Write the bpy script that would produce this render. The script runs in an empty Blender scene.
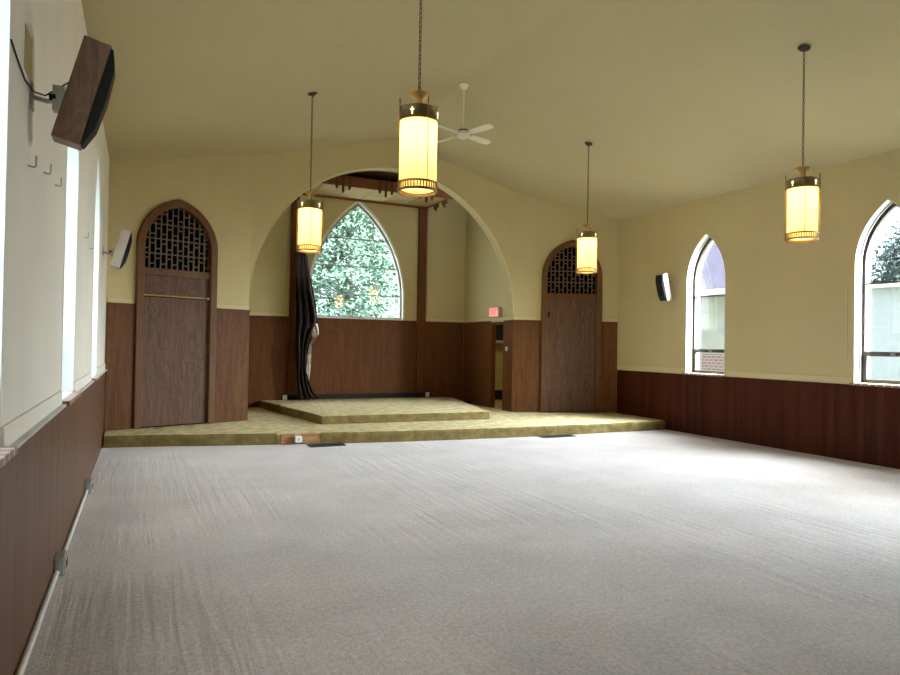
import bpy, bmesh, math, random
from mathutils import Vector, Matrix, noise
random.seed(7)
SC = bpy.context.scene
COL = SC.collection
V = Vector

# ------------------------------------------------------------------ helpers
def mesh_obj(name, bm, mat, parent=None, smooth=False, bevel=0.0, weighted=False):
    bmesh.ops.recalc_face_normals(bm, faces=bm.faces[:])
    me = bpy.data.meshes.new(name)
    if smooth:
        for f in bm.faces: f.smooth = True
    bm.to_mesh(me); bm.free()
    o = bpy.data.objects.new(name, me)
    COL.objects.link(o)
    me.materials.append(mat)
    if parent: o.parent = parent
    if bevel:
        m = o.modifiers.new('bevel', 'BEVEL'); m.width = bevel; m.segments = 2; m.limit_method = 'ANGLE'
    if smooth:
        m = o.modifiers.new('smooth', 'EDGE_SPLIT'); m.split_angle = math.radians(38)
    return o

def tag(o, label, cat, group=None, kind=None):
    o['label'] = label; o['category'] = cat
    if group: o['group'] = group
    if kind: o['kind'] = kind
    return o

def thing(name, label, cat, loc=(0, 0, 0), rotz=0.0, group=None, kind=None):
    o = bpy.data.objects.new(name, None); COL.objects.link(o)
    o.empty_display_size = .1
    o.location = loc; o.rotation_euler = (0, 0, rotz)
    return tag(o, label, cat, group, kind)

def struct(name, bm, mat, label, cat, **k):
    o = mesh_obj(name, bm, mat, **k)
    return tag(o, label, cat, kind='structure')

def BM(): return bmesh.new()

def box(bm, x0, x1, y0, y1, z0, z1, M=None):
    vs = [V((x, y, z)) for z in (z0, z1) for y in (y0, y1) for x in (x0, x1)]
    if M: vs = [M @ v for v in vs]
    b = [bm.verts.new(v) for v in vs]
    for f in ((0, 2, 3, 1), (4, 5, 7, 6), (0, 1, 5, 4), (2, 6, 7, 3), (0, 4, 6, 2), (1, 3, 7, 5)):
        bm.faces.new([b[i] for i in f])

def prism(bm, pts, mp, d0, d1):
    """closed 2D polygon pts extruded between depths d0 and d1 by map mp(a,b,d)"""
    A = [bm.verts.new(mp(a, b, d0)) for a, b in pts]
    B = [bm.verts.new(mp(a, b, d1)) for a, b in pts]
    n = len(pts)
    bm.faces.new(A); bm.faces.new(B[::-1])
    for i in range(n):
        j = (i + 1) % n
        bm.faces.new((A[i], B[i], B[j], A[j]))

def ring(bm, outer, inner, mp, d0, d1, closed=False):
    """strip between two paths, extruded"""
    n = len(outer)
    q = [[bm.verts.new(mp(a, b, d)) for a, b in path] for path in (outer, inner) for d in (d0, d1)]
    o0, o1, i0, i1 = q
    rng = range(n) if closed else range(n - 1)
    for k in rng:
        j = (k + 1) % n
        bm.faces.new((o0[k], o0[j], i0[j], i0[k]))
        bm.faces.new((o1[k], i1[k], i1[j], o1[j]))
        bm.faces.new((o0[k], o1[k], o1[j], o0[j]))
        bm.faces.new((i0[k], i0[j], i1[j], i1[k]))
    if not closed:
        for k in (0, n - 1):
            bm.faces.new((o0[k], i0[k], i1[k], o1[k]))

def tube(bm, pts, r, seg=8, caps=True):
    pts = [V(p) for p in pts]
    rings = []
    up = None
    for i, p in enumerate(pts):
        t = (pts[min(i + 1, len(pts) - 1)] - pts[max(i - 1, 0)]).normalized()
        if up is None:
            up = V((0, 0, 1)) if abs(t.z) < .9 else V((1, 0, 0))
        a = t.cross(up)
        if a.length < 1e-4: a = t.cross(V((0, 1, 0)))
        a.normalize(); b = a.cross(t).normalized(); up = b
        rr = r[i] if isinstance(r, (list, tuple)) else r
        rings.append([bm.verts.new(p + (a * math.cos(2 * math.pi * k / seg) + b * math.sin(2 * math.pi * k / seg)) * rr) for k in range(seg)])
    for A, B in zip(rings, rings[1:]):
        for k in range(seg):
            j = (k + 1) % seg
            bm.faces.new((A[k], A[j], B[j], B[k]))
    if caps:
        bm.faces.new(rings[0][::-1]); bm.faces.new(rings[-1])

def lathe(bm, prof, seg=32, c=(0, 0), cap=True):
    """prof: list of (r,z)"""
    rings = []
    for r, z in prof:
        if r < 1e-5:
            rings.append([bm.verts.new((c[0], c[1], z))])
        else:
            rings.append([bm.verts.new((c[0] + r * math.cos(2 * math.pi * k / seg), c[1] + r * math.sin(2 * math.pi * k / seg), z)) for k in range(seg)])
    for A, B in zip(rings, rings[1:]):
        for k in range(seg):
            j = (k + 1) % seg
            if len(A) == 1 and len(B) == 1: continue
            if len(A) == 1: bm.faces.new((A[0], B[j], B[k]))
            elif len(B) == 1: bm.faces.new((A[k], A[j], B[0]))
            else: bm.faces.new((A[k], A[j], B[j], B[k]))
    if cap:
        for R in (rings[0], rings[-1]):
            if len(R) > 1: bm.faces.new(R)

def torus_link(bm, c, rx, rz, r, rot, seg=12, ts=5):
    rings = []
    for i in range(seg):
        a = 2 * math.pi * i / seg
        p = V((rx * math.cos(a), 0, rz * math.sin(a)))
        nrm = V((math.cos(a) / max(rx, 1e-6), 0, math.sin(a) / max(rz, 1e-6))).normalized()
        rg = []
        for k in range(ts):
            b = 2 * math.pi * k / ts
            q = p + nrm * (r * math.cos(b)) + V((0, 1, 0)) * (r * math.sin(b))
            q = Matrix.Rotation(rot, 3, 'Z') @ q
            rg.append(bm.verts.new(q + V(c)))
        rings.append(rg)
    for i in range(seg):
        A, B = rings[i], rings[(i + 1) % seg]
        for k in range(ts):
            j = (k + 1) % ts
            bm.faces.new((A[k], A[j], B[j], B[k]))

def gothic(c, hw, spring, apex, n=14):
    """points left spring -> apex -> right spring of a pointed arch"""
    h = apex - spring
    R = (hw * hw + h * h) / (2 * hw)
    pts = []
    amax = math.asin(min(1, h / R))
    if R < hw: amax = math.pi - amax
    for i in range(n + 1):
        a = amax * i / n
        pts.append((c + hw - R + R * math.cos(a), spring + R * math.sin(a)))
    right = pts
    left = [(2 * c - x, z) for x, z in right]
    return left + right[::-1][1:]

def gothic_half(z, hw, spring, apex):
    if z <= spring: return hw
    h = apex - spring
    R = (hw * hw + h * h) / (2 * hw)
    return hw - R + math.sqrt(max(0, R * R - (z - spring) ** 2))

def gothic_z(d, hw, spring, apex):
    h = apex - spring
    R = (hw * hw + h * h) / (2 * hw)
    q = R * R - (abs(d) - hw + R) ** 2
    return spring + math.sqrt(max(0, q))

# ------------------------------------------------------------------ materials
def newmat(name):
    m = bpy.data.materials.new(name); m.use_nodes = True
    nt = m.node_tree
    b = nt.nodes['Principled BSDF']
    return m, nt, b

def lnk(nt, a, b): nt.links.new(a, b)

def texco(nt, scale=(1, 1, 1), rot=(0, 0, 0)):
    tc = nt.nodes.new('ShaderNodeTexCoord')
    mp = nt.nodes.new('ShaderNodeMapping')
    mp.inputs['Scale'].default_value = scale
    mp.inputs['Rotation'].default_value = rot
    lnk(nt, tc.outputs['Object'], mp.inputs['Vector'])
    return mp.outputs['Vector']

def noisetex(nt, vec, scale, detail=4, rough=.55, dist=0):
    n = nt.nodes.new('ShaderNodeTexNoise')
    n.inputs['Scale'].default_value = scale; n.inputs['Detail'].default_value = detail
    n.inputs['Roughness'].default_value = rough; n.inputs['Distortion'].default_value = dist
    lnk(nt, vec, n.inputs['Vector'])
    return n.outputs['Fac']

def ramp(nt, fac, stops):
    r = nt.nodes.new('ShaderNodeValToRGB')
    e = r.color_ramp.elements
    e[0].position, e[0].color = stops[0][0], (*stops[0][1], 1)
    e[1].position, e[1].color = stops[-1][0], (*stops[-1][1], 1)
    for p, c in stops[1:-1]:
        x = e.new(p); x.color = (*c, 1)
    lnk(nt, fac, r.inputs['Fac'])
    return r.outputs['Color']

def bump(nt, b, h, strength, dist=.01):
    n = nt.nodes.new('ShaderNodeBump')
    n.inputs['Strength'].default_value = strength; n.inputs['Distance'].default_value = dist
    lnk(nt, h, n.inputs['Height']); lnk(nt, n.outputs['Normal'], b.inputs['Normal'])

def mixc(nt, a, b, fac, mode='MIX'):
    n = nt.nodes.new('ShaderNodeMix'); n.data_type = 'RGBA'; n.blend_type = mode
    if isinstance(fac, float): n.inputs[0].default_value = fac
    else: lnk(nt, fac, n.inputs[0])
    for s, k in ((a, 6), (b, 7)):
        if isinstance(s, tuple): n.inputs[k].default_value = (*s, 1)
        else: lnk(nt, s, n.inputs[k])
    return n.outputs[2]

def math_n(nt, op, a, b=None):
    n = nt.nodes.new('ShaderNodeMath'); n.operation = op
    for i, s in enumerate((a, b)):
        if s is None: continue
        if isinstance(s, (int, float)): n.inputs[i].default_value = s
        else: lnk(nt, s, n.inputs[i])
    return n.outputs[0]

def plain(name, col, rough=.5, metal=0.0, var=.12, vscale=6, bmp=0.0, spec=.5):
    m, nt, b = newmat(name)
    v = texco(nt)
    f = noisetex(nt, v, vscale, 4)
    c = ramp(nt, f, [(.3, tuple(x * (1 - var) for x in col)), (.7, tuple(min(1, x * (1 + var)) for x in col))])
    lnk(nt, c, b.inputs['Base Color'])
    b.inputs['Roughness'].default_value = rough; b.inputs['Metallic'].default_value = metal
    b.inputs['Specular IOR Level'].default_value = spec
    if bmp: bump(nt, b, noisetex(nt, v, vscale * 12, 3), bmp, .004)
    return m

def wood(name, dark, light, rough=.4, axis='Z', scale=1.0, cathedral=.5, spec=.28):
    m, nt, b = newmat(name)
    st = {'Z': (14, 14, 1.1), 'X': (1.1, 14, 14), 'Y': (14, 1.1, 14)}[axis]
    v = texco(nt, tuple(s * scale for s in st))
    base = noisetex(nt, v, 1.0, 6, .6, .6)
    v2 = texco(nt, tuple(s * scale * (.16 if s > 2 else .5) for s in st))
    big = noisetex(nt, v2, 1.6, 3, .5, 1.2)
    bands = math_n(nt, 'SINE', math_n(nt, 'MULTIPLY', big, 60.0))
    bands = math_n(nt, 'MULTIPLY', math_n(nt, 'ADD', bands, 1.0), .5)
    v3 = texco(nt, tuple(s * scale * (6 if s > 2 else 2.5) for s in st))
    pores = noisetex(nt, v3, 1.0, 3, .7)
    f = math_n(nt, 'ADD', math_n(nt, 'MULTIPLY', base, .62), math_n(nt, 'MULTIPLY', bands, .22 * cathedral))
    f = math_n(nt, 'ADD', f, math_n(nt, 'MULTIPLY', pores, .3))
    c = ramp(nt, f, [(.3, dark), (.85, light)])
    lnk(nt, c, b.inputs['Base Color'])
    b.inputs['Roughness'].default_value = rough
    b.inputs['Specular IOR Level'].default_value = spec
    bump(nt, b, pores, .12, .002)
    return m

def plank_wall(name, dark, light, rough, board=.09, spec=.5):
    """vertical V-groove boards along Y"""
    m, nt, b = newmat(name)
    tc = nt.nodes.new('ShaderNodeTexCoord')
    sx = nt.nodes.new('ShaderNodeSeparateXYZ'); lnk(nt, tc.outputs['Object'], sx.inputs[0])
    t = math_n(nt, 'DIVIDE', sx.outputs['Y'], board)
    fr = math_n(nt, 'FRACT', math_n(nt, 'ADD', t, 1000.0))
    idx = math_n(nt, 'FLOOR', t)
    wn = nt.nodes.new('ShaderNodeTexWhiteNoise'); wn.noise_dimensions = '1D'; lnk(nt, idx, wn.inputs['W'])
    edge = math_n(nt, 'ABSOLUTE', math_n(nt, 'SUBTRACT', fr, .5))
    groove = math_n(nt, 'GREATER_THAN', edge, .455)
    v = texco(nt, (14, 14, 1.0))
    g = noisetex(nt, v, 1.0, 6, .6, .5)
    f = math_n(nt, 'ADD', math_n(nt, 'MULTIPLY', g, .75), math_n(nt, 'MULTIPLY', wn.outputs['Value'], .35))
    c = ramp(nt, f, [(.25, dark), (.8, light)])
    lnk(nt, c, b.inputs['Base Color'])
    b.inputs['Roughness'].default_value = rough
    b.inputs['Specular IOR Level'].default_value = spec
    bump(nt, b, math_n(nt, 'SUBTRACT', 1.0, groove), .6, .006)
    return m

def paint(name, col, var=.06):
    m, nt, b = newmat(name)
    v = texco(nt)
    a = noisetex(nt, v, .9, 5, .6)
    s = noisetex(nt, texco(nt, (3, 3, .6)), 1.0, 4, .6)
    f = math_n(nt, 'ADD', math_n(nt, 'MULTIPLY', a, .6), math_n(nt, 'MULTIPLY', s, .4))
    c = ramp(nt, f, [(.3, tuple(x * (1 - var) for x in col)), (.7, tuple(x * (1 + var * .5) for x in col))])
    lnk(nt, c, b.inputs['Base Color'])
    b.inputs['Roughness'].default_value = .75
    b.inputs['Specular IOR Level'].default_value = .25
    bump(nt, b, noisetex(nt, v, 18, 5, .7), .12, .01)
    return m

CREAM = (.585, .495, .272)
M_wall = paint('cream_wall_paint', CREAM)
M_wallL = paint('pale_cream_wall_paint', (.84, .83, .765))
M_trimL = paint('pale_cream_trim_paint', (.85, .84, .78), .03)
M_ceil = paint('cream_ceiling_paint', (.52, .45, .27), .04)
M_trimc = paint('cream_trim_paint', (.66, .57, .34), .03)
M_white = plain('white_paint', (.82, .81, .74), .5, var=.05)
M_jamb = plain('white_jamb_paint', (.62, .63, .61), .6, var=.05)
M_oak = wood('oak_panel', (.085, .034, .012), (.21, .088, .032), .5, spec=.15)
M_oakdoor = wood('grey_sheen_oak_door', (.085, .044, .028), (.18, .098, .066), .55, cathedral=1.0, spec=.2)  # greyer than the panels: specular sheen put into the colour
M_oakframe = wood('oak_frame', (.10, .042, .015), (.19, .085, .031), .5)
M_oakniche = wood('warm_oak_panel', (.095, .033, .009), (.185, .067, .02), .5, spec=.15)
M_oakx = wood('oak_fascia', (.15, .05, .016), (.38, .14, .045), .4, axis='X')
M_darkwood = wood('dark_wood', (.02, .010, .006), (.06, .03, .016), .5, axis='X')
M_slatL = plank_wall('sheen_brown_board_wainscot', (.085, .040, .022), (.17, .085, .052), .45, spec=.3)  # lighter than the right boards: grazing sheen put into the base colour
M_slatR = plank_wall('red_brown_board_wainscot', (.04, .008, .003), (.085, .022, .008), .55, spec=.1)
M_walnut = wood('walnut_cabinet', (.14, .075, .05), (.36, .22, .16), .45)
M_black = plain('black_cloth', (.008, .008, .009), .8)
M_dark = plain('dark_gap', (.012, .010, .009), .8)
M_voidbacking = plain('dark_void_backing', (.0025, .0025, .003), .9, spec=.05)
M_lattice = plain('lattice_wood', (.13, .085, .06), .5)
M_brass = plain('brass', (.50, .34, .14), .35, .9)
M_bronze = plain('antique_bronze', (.26, .19, .085), .42, .75, var=.2)
M_gold = plain('gold_holder', (.70, .45, .14), .38, .6)
M_chain = plain('dark_bronze_chain', (.06, .045, .028), .5, .6)
M_steel = plain('galvanised_steel', (.48, .48, .48), .42, .75, var=.15)
M_conduit = plain('pale_conduit', (.74, .73, .72), .4, .1)
M_grey = plain('grey_metal', (.50, .50, .47), .5, .2)
M_plastic = plain('white_plastic', (.82, .80, .76), .4, var=.03)
M_fan = plain('fan_white', (.80, .77, .66), .45, var=.03)
M_frame = plain('brown_window_frame', (.05, .035, .03), .45)
M_framegrey = plain('grey_window_stop', (.30, .30, .31), .5)
M_lead = plain('grey_glazing_bar', (.20, .23, .25), .5)
M_ledge = plain('grey_ledge', (.56, .56, .55), .5)
M_shingle = plain('roof_shingle', (.042, .038, .052), 1, spec=.05, var=.3, vscale=9)
M_rawwood = wood('raw_plywood', (.26, .12, .045), (.55, .30, .13), .6, axis='X')
M_siding = plain('grey_siding', (.115, .119, .118), 1, spec=.08, var=.04)
M_shed = plain('blue_grey_panel', (.098, .115, .145), 1, spec=.08, var=.05)
M_whiteext = plain('white_exterior_trim', (.2, .2, .2), .9, spec=.1)
M_ground = plain('pale_ground', (.16, .17, .15), 1, spec=.05, var=.2)
M_bark = plain('bark', (.05, .04, .03), .9, var=.3)
M_patch = paint('yellowed_paint', (.50, .42, .22))
M_closet = paint('closet_paint', (.62, .56, .24))
M_vent = plain('floor_register', (.07, .075, .08), .5, .4)

def tile_mat():
    m, nt, b = newmat('acoustic_tile')
    f = noisetex(nt, texco(nt), 60, 3)
    lnk(nt, ramp(nt, f, [(.35, (.38, .29, .14)), (.6, (.50, .40, .21))]), b.inputs['Base Color'])
    b.inputs['Roughness'].default_value = .8
    return m
M_tile = tile_mat()

def sill_mat():
    m, nt, b = newmat('quarry_tile_sill')
    v = texco(nt)
    sx = nt.nodes.new('ShaderNodeSeparateXYZ'); lnk(nt, v, sx.inputs[0])
    fr = math_n(nt, 'FRACT', math_n(nt, 'ADD', math_n(nt, 'DIVIDE', sx.outputs['Y'], .105), 100.0))
    g = math_n(nt, 'GREATER_THAN', fr, .82)
    n = noisetex(nt, v, 14, 4)
    c = ramp(nt, n, [(.3, (.22, .13, .10)), (.7, (.34, .22, .17))])
    lnk(nt, mixc(nt, c, (.62, .58, .52), g), b.inputs['Base Color'])
    b.inputs['Roughness'].default_value = .4
    return m
M_sill = sill_mat()

def brick_mat():
    m, nt, b = newmat('pale_brick')
    v = texco(nt, (1, 1, 1), (math.radians(90), 0, math.radians(90)))
    tc = nt.nodes.new('ShaderNodeTexCoord')
    sx = nt.nodes.new('ShaderNodeSeparateXYZ'); lnk(nt, tc.outputs['Object'], sx.inputs[0])
    cx = nt.nodes.new('ShaderNodeCombineXYZ'); lnk(nt, sx.outputs['Y'], cx.inputs['X']); lnk(nt, sx.outputs['Z'], cx.inputs['Y'])
    br = nt.nodes.new('ShaderNodeTexBrick'); lnk(nt, cx.outputs[0], br.inputs['Vector'])
    br.inputs['Scale'].default_value = 2.6
    br.inputs['Color1'].default_value = (.085, .052, .05, 1); br.inputs['Color2'].default_value = (.07, .045, .045, 1)
    br.inputs['Mortar'].default_value = (.11, .105, .11, 1); br.inputs['Mortar Size'].default_value = .03
    lnk(nt, br.outputs['Color'], b.inputs['Base Color']); b.inputs['Roughness'].default_value = 1; b.inputs['Specular IOR Level'].default_value = .05
    return m
M_brick = brick_mat()

def carpet_mat():
    m, nt, b = newmat('taupe_carpet')
    v = texco(nt)
    fine = noisetex(nt, v, 95, 3, .85)
    mid = noisetex(nt, v, 1.3, 5, .6)
    tw = noisetex(nt, texco(nt, (42, 30, 20)), 1.0, 4, .85)
    f = math_n(nt, 'ADD', math_n(nt, 'MULTIPLY', fine, .3), math_n(nt, 'ADD', math_n(nt, 'MULTIPLY', mid, .2), math_n(nt, 'MULTIPLY', tw, .5)))
    lnk(nt, ramp(nt, f, [(.38, (.30, .26, .243)), (.62, (.70, .62, .585))]), b.inputs['Base Color'])
    b.inputs['Roughness'].default_value = .95; b.inputs['Specular IOR Level'].default_value = .15
    b.inputs['Sheen Weight'].default_value = .45; b.inputs['Sheen Roughness'].default_value = .4
    # pile + long wrinkles in the loose carpet
    wr = noisetex(nt, texco(nt, (13, .7, 1)), 1.0, 2, .5, .4)
    patch = noisetex(nt, v, .42, 2)
    wr = math_n(nt, 'MULTIPLY', wr, ramp(nt, patch, [(.43, (.06, .06, .06)), (.58, (.9, .9, .9))]))
    h = math_n(nt, 'ADD', math_n(nt, 'MULTIPLY', fine, .22), wr)
    bump(nt, b, h, .9, .022)
    return m
M_carpet = carpet_mat()

def shag_mat(name, c0, c1, c2):
    m, nt, b = newmat(name)
    v = texco(nt)
    fine = noisetex(nt, v, 90, 4, .8)
    mid = noisetex(nt, v, 7, 4, .65)
    f = math_n(nt, 'ADD', math_n(nt, 'MULTIPLY', fine, .5), math_n(nt, 'MULTIPLY', mid, .5))
    lnk(nt, ramp(nt, f, [(.36, c0), (.52, c1), (.66, c2)]), b.inputs['Base Color'])
    b.inputs['Roughness'].default_value = 1; b.inputs['Specular IOR Level'].default_value = .1
    bump(nt, b, math_n(nt, 'ADD', fine, mid), .8, .02)
    return m
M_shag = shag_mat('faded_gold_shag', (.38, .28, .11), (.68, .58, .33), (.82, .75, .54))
M_shagr = shag_mat('dark_shaded_gold_shag', (.13, .09, .028), (.24, .175, .065), (.36, .275, .115))  # riser pile: less faded, with riser shade also put into the colour

def satin_mat():
    m, nt, b = newmat('brown_satin')
    f = noisetex(nt, texco(nt, (22, 22, 22)), 1, 3)
    lnk(nt, ramp(nt, f, [(.4, (.014, .006, .004)), (.7, (.045, .02, .013))]), b.inputs['Base Color'])
    b.inputs['Roughness'].default_value = .38
    b.inputs['Specular IOR Level'].default_value = .4
    return m
M_satin = satin_mat()
M_lining = plain('cream_lining', (.62, .54, .40), .6)

def leaf_mat(name, c0, c1):
    m, nt, b = newmat(name)
    g = nt.nodes.new('ShaderNodeNewGeometry')
    c = ramp(nt, g.outputs['Random Per Island'], [(0, c0), (1, c1)])
    lnk(nt, c, b.inputs['Base Color']); b.inputs['Roughness'].default_value = .6
    b.inputs['Specular IOR Level'].default_value = .1
    return m
M_leaf = leaf_mat('green_leaves', (.045, .078, .056), (.078, .122, .082))
M_leafd = leaf_mat('dark_leaves', (.03, .045, .042), (.05, .07, .065))

def glass_mat(name, tint=(.96, .98, .98), rough=0.0, refl=.06):
    m = bpy.data.materials.new(name); m.use_nodes = True
    nt = m.node_tree; nt.nodes.clear()
    o = nt.nodes.new('ShaderNodeOutputMaterial')
    t = nt.nodes.new('ShaderNodeBsdfTransparent'); t.inputs['Color'].default_value = (*tint, 1)
    g = nt.nodes.new('ShaderNodeBsdfGlossy'); g.inputs['Roughness'].default_value = .03
    mx = nt.nodes.new('ShaderNodeMixShader'); mx.inputs[0].default_value = refl
    lnk(nt, t.outputs[0], mx.inputs[1]); lnk(nt, g.outputs[0], mx.inputs[2]); lnk(nt, mx.outputs[0], o.inputs['Surface'])
    return m
M_glass = glass_mat('window_glass')

def shade_mat(name, col, emit, estr):
    m = bpy.data.materials.new(name); m.use_nodes = True
    nt = m.node_tree; nt.nodes.clear()
    o = nt.nodes.new('ShaderNodeOutputMaterial')
    tr = nt.nodes.new('ShaderNodeBsdfTranslucent'); tr.inputs['Color'].default_value = (*col, 1)
    df = nt.nodes.new('ShaderNodeBsdfDiffuse'); df.inputs['Color'].default_value = (.75, .62, .38, 1)
    mx = nt.nodes.new('ShaderNodeMixShader'); mx.inputs[0].default_value = .08
    lnk(nt, tr.outputs[0], mx.inputs[1]); lnk(nt, df.outputs[0], mx.inputs[2])
    em = nt.nodes.new('ShaderNodeEmission'); em.inputs['Color'].default_value = (*emit, 1); em.inputs['Strength'].default_value = estr
    ad = nt.nodes.new('ShaderNodeAddShader'); lnk(nt, mx.outputs[0], ad.inputs[0]); lnk(nt, em.outputs[0], ad.inputs[1])
    lnk(nt, ad.outputs[0], o.inputs['Surface'])
    return m
M_shade = shade_mat('amber_glass_shade', (.92, .80, .52), (1, .64, .17), .24)
M_diff = shade_mat('amber_bottom_glass', (.75, .50, .24), (1, .58, .20), .34)

def emis(name, col, s):
    m, nt, b = newmat(name)
    b.inputs['Base Color'].default_value = (*col, 1)
    b.inputs['Emission Color'].default_value = (*col, 1); b.inputs['Emission Strength'].default_value = s
    return m
M_exitred = emis('exit_red_letters', (1.0, .03, .02), .8)
M_exitface = emis('exit_face', (.85, .5, .42), .18)
M_cross = emis('lit_cross', (1.0, .85, .5), .8)
M_fillbulb = emis('fill_bulb', (1.0, .8, .45), 3)
M_exitbox = plain('exit_box', (.62, .45, .36), .5)

# ------------------------------------------------------------------ dimensions
XL, XR = -.5025, 9.2063
YR, YC = -6.5, 11.157              # rear wall, front corners
XM = (XL + XR) / 2
ZE, ZA = 4.3025, 5.5477
S = (ZA - ZE) / (XM - XL)
ZP, ZD = .175, .32                 # platform, dais heights
P0, P1, P2, P3 = (XL, YC), (1.69, 11.946), (7.105, 11.97), (XR, YC)
YB = 14.30                         # chancel back wall
ZRAIL = 2.12
WT = .33                           # wall thickness
FIL = .14
def zc(x):
    d = abs(x - XM)
    if d < FIL:
        return ZA - S * FIL + S * (FIL - (d * d / FIL + FIL) / 2) if True else 0
    return ZA - S * d
# ------------------------------------------------------------------ floor, ceiling
bm = BM(); box(bm, XL - .3, XR + .3, YR - .2, 12.2, -.12, 0)
struct('floor', bm, M_carpet, 'wrinkled taupe grey carpet over the whole nave floor', 'floor')

bm = BM()
xs = [XL - .45] + [XM + FIL * t for t in (-1, -.75, -.5, -.25, 0, .25, .5, .75, 1)] + [XR + .45]
prof = [(x, zc(x)) for x in xs]
pts = prof + [(x, z + .12) for x, z in prof[::-1]]
prism(bm, pts, lambda a, b, d: V((a, d, b)), YR - .2, 12.28)
struct('ceiling', bm, M_ceil, 'olive cream ceiling of two slopes meeting at a soft ridge', 'ceiling')

# ------------------------------------------------------------------ side walls with pointed windows
LWIN = [8.66, 5.715, 2.64]
RWIN = [8.755, 5.56, 2.37]
HW, SILL, SPR, APX = .45, 1.12, 2.80, 3.66
def side_wall(name, x_in, sgn, wins, mat, label):
    mp = lambda a, b, d: V((x_in + sgn * d, a, b))
    bm = BM()
    edges = [YR - .2]
    for c in sorted(wins):
        edges += [c - HW, c + HW]
    edges.append(YC + .35)
    for i in range(0, len(edges), 2):
        prism(bm, [(edges[i], 0), (edges[i + 1], 0), (edges[i + 1], ZE), (edges[i], ZE)], mp, 0, WT)
    for c in sorted(wins):
        prism(bm, [(c - HW, 0), (c + HW, 0), (c + HW, SILL), (c - HW, SILL)], mp, 0, WT)
        g = gothic(c, HW, SPR, APX)
        prism(bm, g[:len(g) // 2 + 1] + [(c, ZE), (c - HW, ZE)], mp, 0, WT)
        prism(bm, g[len(g) // 2:] + [(c + HW, ZE), (c, ZE)], mp, 0, WT)
    bmesh.ops.remove_doubles(bm, verts=bm.verts[:], dist=1e-5)
    return struct(name, bm, mat, label, 'wall')
side_wall('wall_left', XL, -1, LWIN, M_wallL, 'pale cream left wall with deep pointed window openings')
side_wall('wall_right', XR, 1, RWIN, M_wall, 'cream right wall with two tall pointed windows')

def side_window(n, x_in, sgn, c, label, sill_lab):
    w = thing('window_%d' % n, label, 'window', (x_in, c, SILL), kind='structure')
    mp = lambda a, b, d: V((sgn * d, a, b - SILL))
    full = lambda hw, s, ap: [(-hw, s)] + gothic(0, hw, SPR, ap) + [(hw, s)]
    # inner stop
    bm = BM(); ring(bm, full(HW, SILL, APX), full(HW - .022, SILL, APX - .035), mp, .10, .125)
    mesh_obj('window_stop', bm, M_framegrey, w)
    bm = BM(); ring(bm, full(HW, SILL, APX), full(HW - .05, SILL, APX - .075), mp, .16, .22)
    box(bm, sgn * .16, sgn * .22, -HW + .01, HW - .01, 0, .055)
    mesh_obj('window_frame', bm, M_frame, w)
    bm = BM(); box(bm, sgn * .17, sgn * .2, -HW + .04, HW - .04, 2.52 - SILL, 2.545 - SILL)
    mesh_obj('glazing_bar', bm, M_frame, w)
    bm = BM(); box(bm, sgn * .155, sgn * .215, -HW + .04, HW - .04, 1.50 - SILL, 1.565 - SILL)
    box(bm, sgn * .155, sgn * .215, -HW + .045, -HW + .085, .05, 1.5 - SILL)
    box(bm, sgn * .155, sgn * .215, HW - .085, HW - .045, .05, 1.5 - SILL)
    h = mesh_obj('hopper_sash', bm, M_frame, w)
    bm = BM(); box(bm, sgn * .13, sgn * .155, -.03, .03, 1.52 - SILL, 1.545 - SILL)
    mesh_obj('latch', bm, M_steel, h)
    bm = BM(); prism(bm, full(HW - .045, SILL + .03, APX - .07), mp, .187, .193)
    mesh_obj('window_pane', bm, M_glass, w)
    bm = BM(); box(bm, sgn * -.06, sgn * .16, -HW - .03, HW + .03, -.035, -.002)
    mesh_obj('window_sill', bm, M_sill, w, bevel=.004)
    return w
wl = {0: 'tall pointed window at far end of left wall, only its white jamb seen',
      1: 'pointed window in middle of left wall behind the near speaker', 2: 'pointed left window nearest camera, cut by left picture edge'}
for i, c in enumerate(LWIN):
    side_window(i + 1, XL, -1, c, wl.get(i, 'tall pointed window in left wall behind the camera, number %d from the front' % (i + 1)), '')
wr = {0: 'tall pointed window right of the small white speaker on right wall', 1: 'pointed right wall window cut by the right picture edge'}
for i, c in enumerate(RWIN):
    side_window(i + 6, XR, 1, c, wr.get(i, 'tall pointed window in right wall behind the camera, number %d from the front' % (i + 1)), '')

# white casing strips around openings on right and left walls
for nm, x_in, sgn, wins, labs in (('L', XL, -1, LWIN[:3], ['far', 'middle', 'near']), ('R', XR, 1, RWIN[:2], ['far', 'near'])):
    for c, lb in zip(wins, labs):
        full = lambda hw, s, ap: [(c - hw, s)] + gothic(c, hw, SPR, ap) + [(c + hw, s)]
        mp = lambda a, b, d: V((x_in + sgn * d, a, b))
        bm = BM(); ring(bm, full(HW + .004, SILL, APX + .006), full(HW - .006, SILL, APX - .01), mp, -.004, .099)
        struct('trim_%d' % (len([o for o in bpy.data.objects if o.name.startswith('trim_')]) + 1), bm, M_jamb,
               'white painted reveal lining the %s pointed window of the %s wall' % (lb, 'left' if nm == 'L' else 'right'), 'window reveal')
def trimname(): return 'trim_%d' % (len([o for o in bpy.data.objects if o.name.startswith('trim_')]) + 1)

# board wainscots of the nave
bm = BM(); box(bm, XL, XL + .014, YR, 11.14, 0, 1.085)
struct(trimname(), bm, M_slatL, 'brown vertical board wainscot along the left wall', 'wainscot')
bm = BM(); box(bm, XL, XL + .04, YR, 11.14, 1.085, 1.10)
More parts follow.
